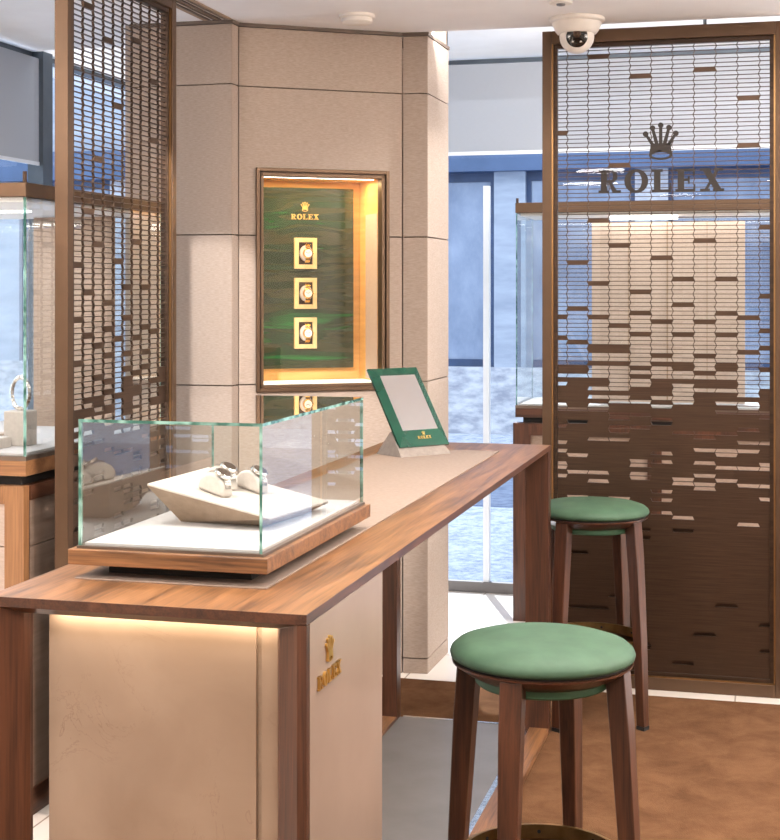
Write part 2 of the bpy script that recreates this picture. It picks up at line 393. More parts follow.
# roller blinds
b1 = thing('roller_blind', 'pale grey roller blind half drawn over the window behind the bronze screen', 'blind', (-.2, WY-.06, 2.56))
build('cloth', MB().box(-2.87, 2.4, WY-.05, WY-.047, 2.11, Z2-.03), 'blind_cloth', b1, world=True)
build('bottom_bar', MB().box(-2.87, 2.4, WY-.054, WY-.043, 2.095, 2.112), 'strip_white', b1, world=True)
b2 = thing('roller_blind', 'pale grey roller blind at the far left, above the glass vitrine', 'blind', (-2.9, 4.4, 2.42))
build('cloth', MB().box(-2.9, -2.897, 3.2, 5.355, 1.97, Z1-.03), 'blind_cloth', b2, world=True)
build('bottom_bar', MB().box(-2.903, -2.894, 3.2, 5.355, 1.958, 1.972), 'strip_white', b2, world=True)

# ------------------------------------------------------------------ fabric clad wall with the display niche
A = Vector((-1.883, 4.965)); B = Vector((-1.357, 5.322))
path = [Vector((-2.28,4.90)), Vector((-1.883,4.90)), A, B, Vector((-1.262,5.33)), Vector((-1.258,5.68))]
ZB = [0.0, .057, 1.105, 1.65, 2.193, Z1-.013]
GAP = .0022; TK = .014
panels = MB(); backing = MB(); trim = MB()
def seg_box(mb, P, Q, s0, s1, d0, d1, z0, z1):
    m = (Q-P).normalized(); n = Vector((m.y, -m.x))     # n points to the room
    c = [P+m*s0+n*d0, P+m*s0+n*d1, P+m*s1+n*d1, P+m*s1+n*d0]
    mb.hexa([(p.x,p.y,z0) for p in c], [(p.x,p.y,z1) for p in c])
L = (B-A).length
H0, H1, V0, V1 = .065, .580, 1.076, 1.898   # niche frame outer
for i in range(5):
    P, Q = path[i], path[i+1]; ln = (Q-P).length
    for z0, z1 in zip(ZB[:-1], ZB[1:]):
        a, b, c, d = GAP, ln-GAP, z0+GAP, z1-GAP
        if z0 == 0: c = 0
        if i == 2 and z1 > V0 and z0 < V1:     # cut round the niche
            seg_box(panels, P, Q, a, H0, -TK, 0, c, d); seg_box(panels, P, Q, H1, b, -TK, 0, c, d)
            if c < V0: seg_box(panels, P, Q, H0, H1, -TK, 0, c, V0)
            if d > V1: seg_box(panels, P, Q, H0, H1, -TK, 0, V1, d)
        else: seg_box(panels, P, Q, a, b, -TK, 0, c, d)
    seg_box(trim, P, Q, -.003, ln+.003, -.02, .004, Z1-.013, Z1)
    if i == 2:
        for s0, s1, z0, z1 in ((0,H0,0,Z1),(H1,ln,0,Z1),(H0,H1,0,V0),(H0,H1,V1,Z1)):
            seg_box(backing, P, Q, s0, s1, -TK-.02, -TK, z0, z1)
    else: seg_box(backing, P, Q, .004, ln-.004, -TK-.02, -TK, 0, Z1)
wc = struct('wall_back', panels, 'fabric', label='beige fabric clad faceted wall')
build('seam_backing', backing, 'fabric_seam', wc)
struct('trim_shadow_gap', trim, 'dark_trim')  # dark strip painted for the shadow gap under the ceiling
# close the far side of the column
struct('wall_back_side', MB().box(-2.30, -1.262, 5.66, 5.68, 0, Z2).box(-2.30, -2.28, 4.9, 5.68, 0, Z2).box(-2.28,-1.262,5.34,5.68,Z1,Z2), 'fabric')

# niche: local frame s along wall, z up, depth into the wall
ang = math.atan2(B.y-A.y, B.x-A.x)
niche = thing('display_niche', 'bronze framed wall niche with green stone back and three gold plates', 'display niche', (A.x, A.y, 0), ang)
# local: x = s, y = depth (into wall positive), z
def nb(*b):
    m = MB()
    for q in b: m.box(*q)
    return m
fr = nb((H0,H0+.013,-.012,.03,V0,V1),(H1-.013,H1,-.012,.03,V0,V1),(H0+.013,H1-.013,-.012,.03,V0,V0+.013),(H0+.013,H1-.013,-.012,.03,V1-.013,V1))
build('outer_frame', fr, 'bronze', niche, bevel=.001)
i0, i1, j0, j1 = H0+.013, H1-.013, V0+.011, V1-.013
build('frame_groove', nb((i0,i0+.005,-.002,.03,j0,j1),(i1-.005,i1,-.002,.03,j0,j1),(i0,i1,-.002,.03,j1-.005,j1),(i0,i1,-.002,.03,j0,j0+.003)), 'bronze_dark', niche)
i0 += .005; i1 -= .005; j1 -= .005; j0 += .003
build('inner_frame', nb((i0,i0+.010,-.008,.04,j0,j1),(i1-.012,i1,-.008,.04,j0,j1),(i0,i1,-.008,.04,j1-.012,j1),(i0,i1,-.008,.04,j0,j0+.01)), 'bronze', niche, bevel=.001)
i0 += .006; i1 -= .006; j0 += .008; j1 -= .008
DP = .28
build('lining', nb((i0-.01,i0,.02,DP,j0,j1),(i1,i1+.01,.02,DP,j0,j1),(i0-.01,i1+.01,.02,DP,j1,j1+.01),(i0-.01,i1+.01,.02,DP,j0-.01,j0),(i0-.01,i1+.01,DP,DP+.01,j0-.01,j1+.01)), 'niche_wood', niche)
build('lit_strip', nb((i1-.0015,i1+.001,.06,.2,j0+.01,j1-.13)), 'beige_panel', niche)  # paler strip paints the light falling on the niche's right wall
build('floor_strip', nb((i0+.002,i1-.002,.05,DP-.05,j0,j0+.004)), 'led_soft', niche, label='glowing white strip along the sill')
gp = build('stone_panel', nb((i0+.01,.523,DP-.025,DP-.002,1.146,1.846)), 'green_stone', niche, bevel=.001)
build('light_line', nb((i0+.02,i1-.02,.045,.052,j1-.005,j1-.001)), 'led_warm', niche)
build('niche_pane', nb((i0,i1,.012,.015,j0,j1)), 'niche_glass', niche)
W = Matrix.Translation((A.x,A.y,0)) @ Matrix.Rotation(ang,4,'Z')
Ml = W @ frame_M((.325, DP-.025, 1.724), (1,0,0), (0,0,1))
lettering(niche, Ml, .0205, .003, 'gold_letter', crown=1.6, gap=.5)
# plates and watches in the niche
def wristwatch(parent, M, s=1.0, kind='gold'):
    """watch lying in local frame: dial faces +z, band along y; origin at case back"""
    def bw(name, mb, mat, **k): return build(name, mb, mat, parent, **k)
    c = bw('watch_case', MB().lathe([(0,0),(.017*s,0),(.0205*s,.002*s),(.0205*s,.008*s),(.018*s,.0105*s),(.016*s,.0105*s)], M=M, n=32), kind, smooth=40)
    bw('dial', MB().lathe([(0,.0106*s),(.016*s,.0106*s),(.016*s,.0098*s)], M=M, n=32), 'white_plastic')
    b2 = MB()
    for a in (40, 160): 
        t = math.radians(a); d = Vector((math.cos(t), math.sin(t), 0)); n = Vector((-d.y, d.x, 0))*.0008*s
        q = [-n, d*.011*s-n, d*.011*s+n, n]
        b2.add([M @ (v+Vector((0,0,.0112*s))) for v in q]+[M @ (v+Vector((0,0,.0116*s))) for v in q], [(0,3,2,1),(4,5,6,7),(0,1,5,4),(1,2,6,5),(2,3,7,6),(3,0,4,7)])
    bw('hands', b2, 'bronze_dark')
    bw('winding_crown', MB().lathe([(0,0),(.003*s,0),(.003*s,.004*s),(0,.004*s)], M=M @ Matrix.Translation((.020*s,0,.005*s)) @ Matrix.Rotation(PI/2,4,'Y'), n=12), kind, smooth=40)
def band(pts, w, t, M, segs=None):
    """strip following pts (y,z) local, width w along x, split in links"""
    mb = MB()
    for (y0,z0),(y1,z1) in zip(pts[:-1], pts[1:]):
        d = Vector((0,y1-y0,z1-z0)); n = Vector((0,-d.z,d.y)).normalized()*t; e = d*.06
        a = Vector((0,y0,z0))+e; b = Vector((0,y1,z1))-e
        for x0, x1 in ((-w/2,-w/6-.0004),(-w/6+.0004,w/6-.0004),(w/6+.0004,w/2)):
            X0, X1 = Vector((x0,0,0)), Vector((x1,0,0))
            mb.hexa([M@(a+X0),M@(a+X1),M@(b+X1),M@(b+X0)], [M@(a+X0+n),M@(a+X1+n),M@(b+X1+n),M@(b+X0+n)])
    return mb
place = ['topmost', 'middle one', 'lowest']
nd = Vector((-math.sin(ang), math.cos(ang), 0))
for k, zc in enumerate((1.592, 1.437, 1.283)):
    lx, ly = .325, DP-.025
    wp = W @ Vector((lx, ly, zc))
    t = thing('display_plate', 'square pale gold plate with a recess, %s of three on green stone' % place[k], 'watch holder', wp, ang, 'gold plates in the wall niche')
    hw, hh, ow, oh = .045, .060, .028, .043
    pl = nb((-hw,-ow,-.014,0,-hh,hh),(ow,hw,-.014,0,-hh,hh),(-ow,ow,-.014,0,-hh,-oh),(-ow,ow,-.014,0,oh,hh))
    build('plate', pl, 'pale_gold', t, bevel=.0015)
    build('recess', nb((-ow,ow,-.003,0,-oh,oh)), 'bronze_dark', t)
    build('cushion', MB().prism([(.024*math.cos(a)-.0, .031*math.sin(a)) for a in [i*PI/12 for i in range(24)]], frame_M((0,-.003,0),(1,0,0),(0,0,1)), .02), 'white_leather', t, smooth=40, bevel=.003)
    w = thing('wristwatch', 'small gold wristwatch with pale dial on the %s gold plate of three' % {0:'top',1:'middle',2:'bottom'}[k], 'watch', wp + (W.to_3x3() @ Vector((0,-.024,0))), ang, 'watches in the wall niche')
    Mw = frame_M((.004,0,0), Vector((1,0,0)), Vector((0,.0,1)))    # dial toward -y
    wristwatch(w, Mw, .95, 'gold')
    pts = [(.019,.004),(.026,.002),(.032,-.004),(.035,-.012),(.034,-.019)]
    build('bracelet', band(pts, .018, .002, Mw), 'gold', w); build('bracelet', band([(-a,b) for a,b in pts][::-1], .018, .002, Mw), 'gold', w)

# ------------------------------------------------------------------ bronze mesh screens
NR = 151
RH = .01545
def lattice_fill(fills, seed, zdense, NC):
    rnd = random.Random(seed); F = set()
    for j in range(-1, NC):
        for r in range(NR):
            z = .045 + (r+.5)*RH
            if z > zdense: continue
            if z > .93: p = .40 + .35*(zdense-z)/max(.01, zdense-.93)
            elif z > .74: p = .74
            elif z > .5: p = .90
            elif z > .2: p = .95
            else: p = .975
            if rnd.random() < p: F.add((j, r))
    F |= set(fills)
    return F
def make_screen(name, label, W_, d, fills, a_off, loc, rz, seed, zdense, NC, CW):
    """local: x along width 0..W_, y thickness (front = -y), z up; mesh at y=0"""
    t = thing(name, label, 'screen', loc, rz)
    Ht = 2.405
    fr = MB()
    fw = .034; bh = .047
    fr.box(0,fw,-d,d,0,Ht).box(W_-fw,W_,-d,d,0,Ht)
    build('post', MB().box(0,fw,-d,d,0.0,Ht), 'bronze', t, bevel=.0015)
    build('post', MB().box(W_-fw,W_,-d,d,0.0,Ht), 'bronze', t, bevel=.0015)
    build('top_rail', MB().box(fw,W_-fw,-d,d,Ht-bh,Ht), 'bronze', t, bevel=.0015)
    build('bottom_rail', MB().box(fw,W_-fw,-d,d,0,.045), 'bronze', t, bevel=.0015)
    # gold bead lines inside the frame
    e = .006
    be = MB().box(fw,fw+e,-d+.004,-d+.012,.045,Ht-bh).box(W_-fw-e,W_-fw,-d+.004,-d+.012,.045,Ht-bh).box(fw,W_-fw,-d+.004,-d+.012,.045,.05)
    be.box(fw,fw+e,d-.012,d-.004,.045,Ht-bh).box(W_-fw-e,W_-fw,d-.012,d-.004,.045,Ht-bh)
    build('bead', be, 'bronze_gold', t)
    g = .020
    inn = MB().box(fw,fw+g,-.012,.012,.045,Ht-bh).box(W_-fw-g,W_-fw,-.012,.012,.045,Ht-bh).box(fw+g,W_-fw-g,-.012,.012,Ht-bh-.016,Ht-bh).box(fw+g,W_-fw-g,-.012,.012,.045,.062)
    build('inner_frame', inn, 'bronze_dark', t, bevel=.001)
    x0, x1, z0, z1 = fw+g-.001, W_-fw-g+.001, .06, Ht-bh-.015
    F = lattice_fill(fills, seed, zdense, NC)
    mb = MB(); y0, y1 = -.0035, .0035; hb = .0013; amp = .0036
    def bx(j, k): # x of boundary j at row line k
        return a_off + j*CW + (amp if (j+k)%2 else -amp)
    cl = lambda x: min(max(x, x0), x1)
    zr = lambda k: .045 + k*RH
    for k in range(NR+1):
        z = zr(k)
        if z0 < z < z1: mb.box(x0, x1, y0, y1, z-hb, z+hb)
    for j in range(0, NC):
        for k in range(NR):
            xa, xb = bx(j,k), bx(j,k+1); za, zb = zr(k), zr(k+1)
            if za < z0-.01 or zb > z1+.01 or not (x0 < xa < x1): continue
            za, zb = max(za, z0), min(zb, z1)
            mb.hexa([(xa-.0015,y0,za),(xa+.0015,y0,za),(xa+.0015,y1,za),(xa-.0015,y1,za)], [(xb-.0015,y0,zb),(xb+.0015,y0,zb),(xb+.0015,y1,zb),(xb-.0015,y1,zb)])
    for (j, k) in F:
        za, zb = zr(k), zr(k+1)
        if za < z0-RH or zb > z1+RH: continue
        za, zb = max(za, z0), min(zb, z1)
        l0, l1 = (cl(bx(j,k)), cl(bx(j,k+1))) if j >= 0 else (x0, x0)
        r0, r1 = (cl(bx(j+1,k)), cl(bx(j+1,k+1))) if j < NC-1 else (x1, x1)
        if r0-l0 < .002: continue
        yy0, yy1 = y0-.0004, y1+.0004
        mb.hexa([(l0,yy0,za),(r0,yy0,za),(r0,yy1,za),(l0,yy1,za)], [(l1,yy0,zb),(r1,yy0,zb),(r1,yy1,zb),(l1,yy1,zb)])
    build('mesh_panel', mb, 'bronze_mesh', t)
    if NC == 11: build('added_dark_sheet', MB().box(x0, x1, .013, .016, z0, .60), 'bronze_dark', t)  # added dark sheet so the lower holes read dark
    return t
def row(z): return int((z-.045)/RH)
def depth_of(x, y): return -x*math.sin(TH) + y*math.cos(TH)
# filled cells seen in the photograph: right screen (column, image height)
RS_X, RS_Y = -.825, 5.353
ra = [(1,56),(3,76),(6,68.5),(8,97),(8,146),(-1,135),(2,163.5),(1,220),(0,263.5),(2,246),(4,258),(6,239.5),(9,225),(1,285),(3,293),(5,279),(7,279),
      (0,306.6),(5,306),(9,296),(-1,315),(1,319),(2,327.5),(3,315),(4,323),(6,323),(7,314),(8,318.5),(-1,336),(0,340.7),(3,336),(5,336),(7,336),(9,333),
      (1,348),(1,351),(2,348),(2,351),(4,354),(6,354),(8,354),(9,349)]
fr_ = []
a_off_r = (-.736) - RS_X; CW = .0765
for j, py in ra:
    D = depth_of(RS_X + a_off_r + (j+.5)*CW, RS_Y); fr_.append((j, row(CAMZ - (py-290)*D/FPX)))
rs = make_screen('room_divider', 'bronze lattice screen on the right bearing a large crown and word', .867, .028, fr_, a_off_r, (RS_X, RS_Y, 0), 0, 11, 1.19, 11, .0765)
Ml = frame_M((-.395, RS_Y-.003, 1.806), (1,0,0), (0,0,1))
lettering(rs, Ml, .083, .007, 'letter_bronze', crown=1.42, gap=.42, label='dark bronze emblem')
# left screen: columns run away from the camera
LS_X, LS_Y0 = -1.895, 3.628; CW = .065
la = [(0,5),(2,39),(5,43.6),(7,84.6),(3,105),(7,139),(1,160),(0,212.6),(1,245),(5,242),(3,261),(-1,267),(4,287.5),(6,286.7),(0,293.6),(2,303.7),(4,318),
      (-1,322),(2,330),(6,327),(7,331),(0,337),(3,338),(5,338),(1,347),(4,353.5),(6,352),(2,357),(-1,366)]
a_off_l = .129-.0
fl_ = []
for j, py in la:
    D = depth_of(LS_X, LS_Y0 + a_off_l + (j+.5)*CW); fl_.append((j, row(CAMZ - (py-290)*D/FPX)))
make_screen('room_divider', 'plain bronze lattice screen standing behind the glass case on the left', .752, .020, fl_, a_off_l, (LS_X, LS_Y0, 0), PI/2, 23, 1.22, 10, .065)
build('hanger_bracket', MB().box(-.244,-.232,5.345,5.36,2.40,2.43), 'window_frame', rs, world=True)

# ------------------------------------------------------------------ consultation table
TX0, TX1, TY0, TY1, ZT = -1.26, -.703, 2.152, 4.72, .943
tb = thing('bar_table', 'long walnut counter table with stone pedestal, carrying the glass case', 'table', (-.98, 3.4, 0))
bw = lambda n, m, mat, **k: build(n, m, mat, tb, world=True, **k)
E_ = .016
bw('tabletop', MB().box(TX0, TX1-.0016, TY0+.0016, TY1, ZT-E_, ZT), 'walnut_y', bevel=.0006)
bw('edge_shade', MB().box(TX0, TX1-.0016, TY0, TY0+.0016, ZT-E_, ZT).box(TX1-.0016, TX1, TY0, TY1, ZT-E_, ZT), 'walnut_red_y', label='walnut edges painted darker for shade')  # thin dark strips paint the shade on the top's front and side edges
# front frame: edge plus splayed inner reveal, darker walnut painting the front's shade
def portal(y, sgn, lw, nm):
    """mitred frame; y = face, sgn = +1 goes back (+y)"""
    rx, rz, dy = .038, .014, .026*sgn
    for side in (0, 1):
        X = TX0 if side == 0 else TX1; s = 1 if side == 0 else -1
        poly = [(X, y), (X+s*E_, y), (X+s*(E_+rx), y+dy), (X+s*(E_+rx+.006), y+dy+.01*sgn), (X+s*(E_+rx+.006), y+dy+.02*sgn), (X, y+dy+.02*sgn)]
        mb = MB()
        top = [ZT-E_-.001, ZT-E_-.001, ZT-E_-rz, ZT-E_-rz, ZT-E_-rz, ZT-E_-.001]
        n = 6; vs = [(a,b,0) for a,b in poly]+[(a,b,t) for (a,b),t in zip(poly, top)]
        mb.add(vs, [tuple(range(n-1,-1,-1)), tuple(range(n,2*n))]+[(i,(i+1)%n,n+(i+1)%n,n+i) for i in range(n)])
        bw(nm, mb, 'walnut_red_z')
    # under-top reveal
    mb = MB(); a, b = TX0+E_, TX1-E_; q = y+dy
    mb.add([(a,y,ZT-E_),(b,y,ZT-E_),(b-rx,q,ZT-E_-rz),(a+rx,q,ZT-E_-rz),(b-rx,q,ZT-E_),(a+rx,q,ZT-E_)], [(0,1,2,3),(3,2,4,5),(0,3,5),(1,4,2),(0,5,4,1)])
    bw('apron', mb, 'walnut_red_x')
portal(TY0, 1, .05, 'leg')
# far legs
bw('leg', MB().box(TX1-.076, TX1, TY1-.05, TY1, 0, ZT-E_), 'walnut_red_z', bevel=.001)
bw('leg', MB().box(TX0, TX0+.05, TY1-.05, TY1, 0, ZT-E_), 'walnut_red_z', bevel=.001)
# base rails and plate
bw('base_rail', MB().box(TX1-.062, TX1, TY0+.03, TY1-.05, .012, .03), 'walnut_y', bevel=.001)
bw('base_rail', MB().box(TX0, TX0+.05, TY0+.03, TY1-.05, .012, .03), 'walnut_y', bevel=.001)
bw('base_trim', MB().box(TX1-.082, TX1-.063, 2.66, TY1-.05, .012, .022).box(TX0+.06, TX1-.082, TY1-.012,TY1, .01,.022), 'steel')
bw('base_plate', MB().box(TX0+.05, TX1-.083, 2.2, TY1-.012, .008, .02), 'grey_metal')
# stone pedestal
PX0, PX1, PY0, PY1 = -1.178, -.707, 2.212, 2.60
bw('pedestal', MB().box(PX0, -.808, PY0, PY1, .02, ZT-E_-.001).box(-.800, -.7105, PY0+.002, PY1, .02, ZT-E_-.001), 'marble', bevel=.001)
bw('pedestal_joint', MB().box(-.809, -.799, PY0+.006, PY1-.01, .02, ZT-E_-.001), 'beige_side')
bw('side_panel', MB().box(-.7105, -.7022, TY0+.014, PY1, .032, ZT-E_-.0005), 'taupe_side')
bw('led_strip', MB().box(-1.165, -.765, PY0-.014, PY0-.006, ZT-E_-.006, ZT-E_-.001), 'led_warm', label='glowing warm light strip under the top')
Ml = frame_M((-.7022, 2.264, .811), (0,1,0), (0,0,1))
lettering(tb, Ml, .022, .004, 'gold_letter', crown=1.7, gap=.5, sp=.2, label='raised polished gold emblem')
# leather mat
mt = tag(build('table_mat', MB().box(-1.185, -.829, 2.318, 4.475, ZT, ZT+.003), 'leather_mat', bevel=.0008), 'long beige leather mat lying along the counter table top', 'mat')

# ------------------------------------------------------------------ glass display case on the table
GX0, GX1, GY0, GY1 = -1.196, -.826, 2.314, 2.965
gc = thing('display_case', 'square edged glass case on a walnut tray, standing on the counter table', 'display case', ((GX0+GX1)/2, (GY0+GY1)/2, ZT+.003))
gw = lambda n, m, mat, **k: build(n, m, mat, gc, world=True, **k)
gw('plinth', MB().box(GX0+.05, GX1-.05, GY0+.06, GY1-.06, ZT+.003, ZT+.026), 'black_rubber')
gw('tray', MB().box(GX0, GX1, GY0, GY1, ZT+.026, ZT+.053), 'walnut_x', bevel=.0015)
zt1 = ZT+.053
gw('glazing_channel', MB().box(GX0+.012, GX1-.010, GY0+.010, GY1-.010, zt1, zt1+.005), 'taupe_metal')
gw('display_floor', MB().box(GX0+.022, GX1-.020, GY0+.022, GY1-.020, zt1+.005, zt1+.009), 'white_suede')
def pane(mb_box, thin):   # one glass sheet: clear faces, green cut edges
    mb = MB().box(*mb_box); mb.mi = []
    for f in mb.f:
        P = [Vector(mb.v[i]) for i in f]; n = (P[1]-P[0]).cross(P[2]-P[1]).normalized()
        mb.mi.append(0 if abs(n[thin]) > .5 else 1)
    return mb
g0x, g1x, g0y, g1y = GX0+.014, GX1-.013, GY0+.013, GY1-.012
T = .0055; gz0, gz1 = zt1+.001, 1.223
gw('glass_pane', pane((g0x+T,g1x-T,g0y,g0y+T,gz0,gz1-T),1), ['case_glass','glass_edge'])
gw('glass_pane', pane((g0x+T,g1x-T,g1y-T,g1y,gz0,gz1-T),1), ['case_glass','glass_edge'])
gw('glass_pane', pane((g0x,g0x+T,g0y,g1y,gz0,gz1-T),0), ['case_glass','glass_edge'])
gw('glass_pane', pane((g1x-T,g1x,g0y,g1y,gz0,gz1-T),0), ['case_glass','glass_edge'])
gw('glass_lid', pane((g0x,g1x,g0y,g1y,gz1-T,gz1),2), ['case_glass','glass_edge'])

# tilted display block inside the case
zf = zt1+.009
blk = thing('display_block', 'tilted wedge shaped beige display block inside the glass case', 'display stand', (-1.0, 2.68, zf))
TC = [Vector((-1.138,2.52,1.086)), Vector((-.893,2.52,1.032)), Vector((-.868,2.80,1.024)), Vector((-1.128,2.80,1.084))]
n_ = (TC[1]-TC[0]).cross(TC[3]-TC[0]).normalized()
BT = [Vector((-1.100,2.592,zf)), Vector((-.925,2.585,zf)), Vector((-.900,2.73,zf)), Vector((-1.09,2.74,zf))]
build('block_body', MB().hexa(BT, [v-n_*.004 for v in TC]), 'beige_side', blk, world=True)
build('block_top', MB().hexa([v-n_*.004 for v in TC], TC), 'white_leather', blk, world=True, bevel=.0008)
# watch cushions with watches on the block top
exT = (TC[1]-TC[0]).normalized(); nT = n_; eyT = nT.cross(exT)
def on_top(px, py):
    a = Vector((px, py, 0)); o = TC[0]
    z = o.z - (nT.x*(px-o.x)+nT.y*(py-o.y))/nT.z
    return Vector((px, py, z))
spots = [(-1.030, 2.592, -20, 'front pale cushion with silver watch on the tilted block', 'silver watch with link bracelet on the front cushion in the case', 1),
         (-1.046, 2.662, -20, 'rear left pale cushion behind the front watch cushion', 'silver watch on the rear left cushion in the glass case', 1),
         (-.998, 2.705, -20, 'rear right pale cushion on the tilted block, nearest the case corner', 'watch seen edge on at the rear right cushion in the case', 1)]
for sx, sy, rz, l1, l2, hasw in spots:
    o = on_top(sx, sy); yaw = math.radians(rz)
    ex = (exT*math.cos(yaw)+eyT*math.sin(yaw)); ey = nT.cross(ex)
    Mc = Matrix((ex, ey, nT)).transposed().to_4x4(); Mc.translation = o
    cu = thing('watch_cushion', l1, 'watch cushion', o, 0, 'watch cushions in the glass case')
    # profile in local x-z: rounded hump; extruded along local y
    prof = [(-.040,.0)]
    for k in range(15):
        a = PI - PI*k/14; prof.append((-.004+.036*math.cos(a) + .0, .012+.028*math.sin(a)))
    prof = [(-.034,0),(-.035,.010)] + [(-.003+.032*math.cos(PI-PI*k/14), .011+(.027)*math.sin(PI-PI*k/14)) for k in range(1,14)] + [(.030,.011),(.032,0)]
    Mp = Mc @ frame_M((0,.016,0), (1,0,0), (0,0,1))
    build('cushion_body', MB().prism(prof, Mp, .032), 'white_leather', cu, world=True, smooth=35, bevel=.006, bseg=3)
    w = thing('wristwatch', l2, 'watch', o + nT*.03, 0, 'watches in the glass case')
    # the watch wraps over the hump across its right shoulder
    pts = [(.031*math.cos(a)-.003, .0115+.029*math.sin(a)) for a in [math.radians(v) for v in (8,20,32,44,56)]]
    pts2 = [(.031*math.cos(a)-.003, .0115+.029*math.sin(a)) for a in [math.radians(v) for v in (84,96,108,120)]]
    Mb = Mc @ Matrix(((0,1,0,0),(1,0,0,0),(0,0,1,0),(0,0,0,1)))
    Mb = Mc @ frame_M((0,0,0), (0,-1,0), (1,0,0))   # local x -> -y, y -> +x, z up
    a = math.radians(68); cx, cz = .032*math.cos(a)-.003, .0115+.0275*math.sin(a)
    tn = Vector((math.cos(a)*.028, 0, math.sin(a)*.037)).normalized(); tt = Vector((tn.z,0,-tn.x))
    Mw = Mc @ frame_M((cx,0,cz), tn.cross(tt)*-1 if False else Vector((0,-1,0)), tt)
    if (Mw.to_3x3() @ Vector((0,0,1))).dot(nT) < 0: Mw = Mc @ frame_M((cx,0,cz), Vector((0,1,0)), tt)
    wh = bpy.data.objects
    # build in world coordinates
    def wbuild(nm, mb, mat, **k): return build(nm, mb, mat, w, world=True, **k)
    wbuild('watch_case', MB().lathe([(0,0),(.015,0),(.0175,.002),(.0175,.006),(.0155,.008),(.0135,.008)], M=Mw, n=32), 'steel', smooth=40)
    wbuild('dial', MB().lathe([(0,.0081),(.0137,.0081),(.0137,.0075)], M=Mw, n=32), 'bronze_dark')
    wbuild('winding_crown', MB().lathe([(0,0),(.0025,0),(.0025,.004),(0,.004)], M=Mw @ Matrix.Translation((.0165,0,.004)) @ Matrix.Rotation(PI/2,4,'Y'), n=12), 'steel')
    wbuild('bracelet', band(pts, .016, -.0022, Mb), 'steel'); wbuild('bracelet', band(pts2, .016, -.0022, Mb), 'steel')

# ------------------------------------------------------------------ table mirror
ph = math.radians(51); dd = Vector((math.cos(ph), math.sin(ph), 0)); nn = Vector((dd.y, -dd.x, 0))
BL = Vector((-1.087, 4.243, .976)); wM, sM, hM = .19, .17, .23
up = Vector((-nn.x*sM, -nn.y*sM, hM)); LM = up.length; up.normalize()
nf = dd.cross(up).normalized()
if nf.z < 0: nf = -nf
mr = thing('table_mirror', 'green framed tilted table mirror on a beige base, far end of the counter', 'mirror', (BL.x, BL.y, ZT+.003))
MM = Matrix((dd, up, dd.cross(up))).transposed().to_4x4(); MM.translation = BL
b = .030
pl = MB(); z0_, z1_ = -.012, .0
outer = [(0,0),(wM,0),(wM,LM),(0,LM)]; inner = [(b*1.0,b*1.8),(wM-b*.75,b*1.8),(wM-b*.75,LM-b),(b*1.0,LM-b)]
vs = [MM @ Vector((x,y,-.012)) for x,y in outer] + [MM @ Vector((x,y,-.0045)) for x,y in outer] + [MM @ Vector((x,y,.002)) for x,y in inner] + [MM @ Vector((x,y,-.012)) for x,y in inner]
fs = [(i,(i+1)%4,4+(i+1)%4,4+i) for i in range(4)] + [(4+i,4+(i+1)%4,8+(i+1)%4,8+i) for i in range(4)] + [(8+i,8+(i+1)%4,12+(i+1)%4,12+i) for i in range(4)] + [(12+i,12+(i+1)%4,(i+1)%4,i) for i in range(4)]
pl.add(vs, fs); pl.mi = [0]*16
fo = build('mirror_frame', pl, ['green_glass','green_edge'], mr, world=True)
ix0, iy0 = inner[0]; ix1, iy1 = inner[2]
build('mirror_glass', MB().add([MM @ Vector(p) for p in [(ix0,iy0,-.010),(ix1,iy0,-.010),(ix1,iy1,-.010),(ix0,iy1,-.010),(ix0,iy0,.001),(ix1,iy0,.001),(ix1,iy1,.001),(ix0,iy1,.001)]],
      [(3,2,1,0),(4,5,6,7),(0,1,5,4),(1,2,6,5),(2,3,7,6),(3,0,4,7)]), 'mirror_silver', mr, world=True)
Ml = MM @ Matrix.Translation((wM*.54, .023, -.0018)) @ Matrix.Rotation(math.radians(6.5),4,'X')
lettering(mr, Ml, .0095, .0022, 'gold', crown=1.3, gap=.2, label='small gold emblem')
# base wedge
o = Vector((BL.x, BL.y, 0)); zz = ZT+.003
f0 = o - dd*.012 + nn*.018; f1 = o + dd*.180 + nn*.018; bk0 = o - dd*.012 - nn*.11; bk1 = o + dd*.180 - nn*.11
q0 = o + dd*.004 - nn*.050; q1 = o + dd*.165 - nn*.050; q2 = o + dd*.165 - nn*.062; q3 = o + dd*.004 - nn*.062
build('mirror_base', MB().hexa([(f0.x,f0.y,zz),(f1.x,f1.y,zz),(bk1.x,bk1.y,zz),(bk0.x,bk0.y,zz)],
      [(q0.x,q0.y,zz+.066),(q1.x,q1.y,zz+.066),(q2.x,q2.y,zz+.07),(q3.x,q3.y,zz+.07)]), 'base_grey', mr, world=True, bevel=.001)

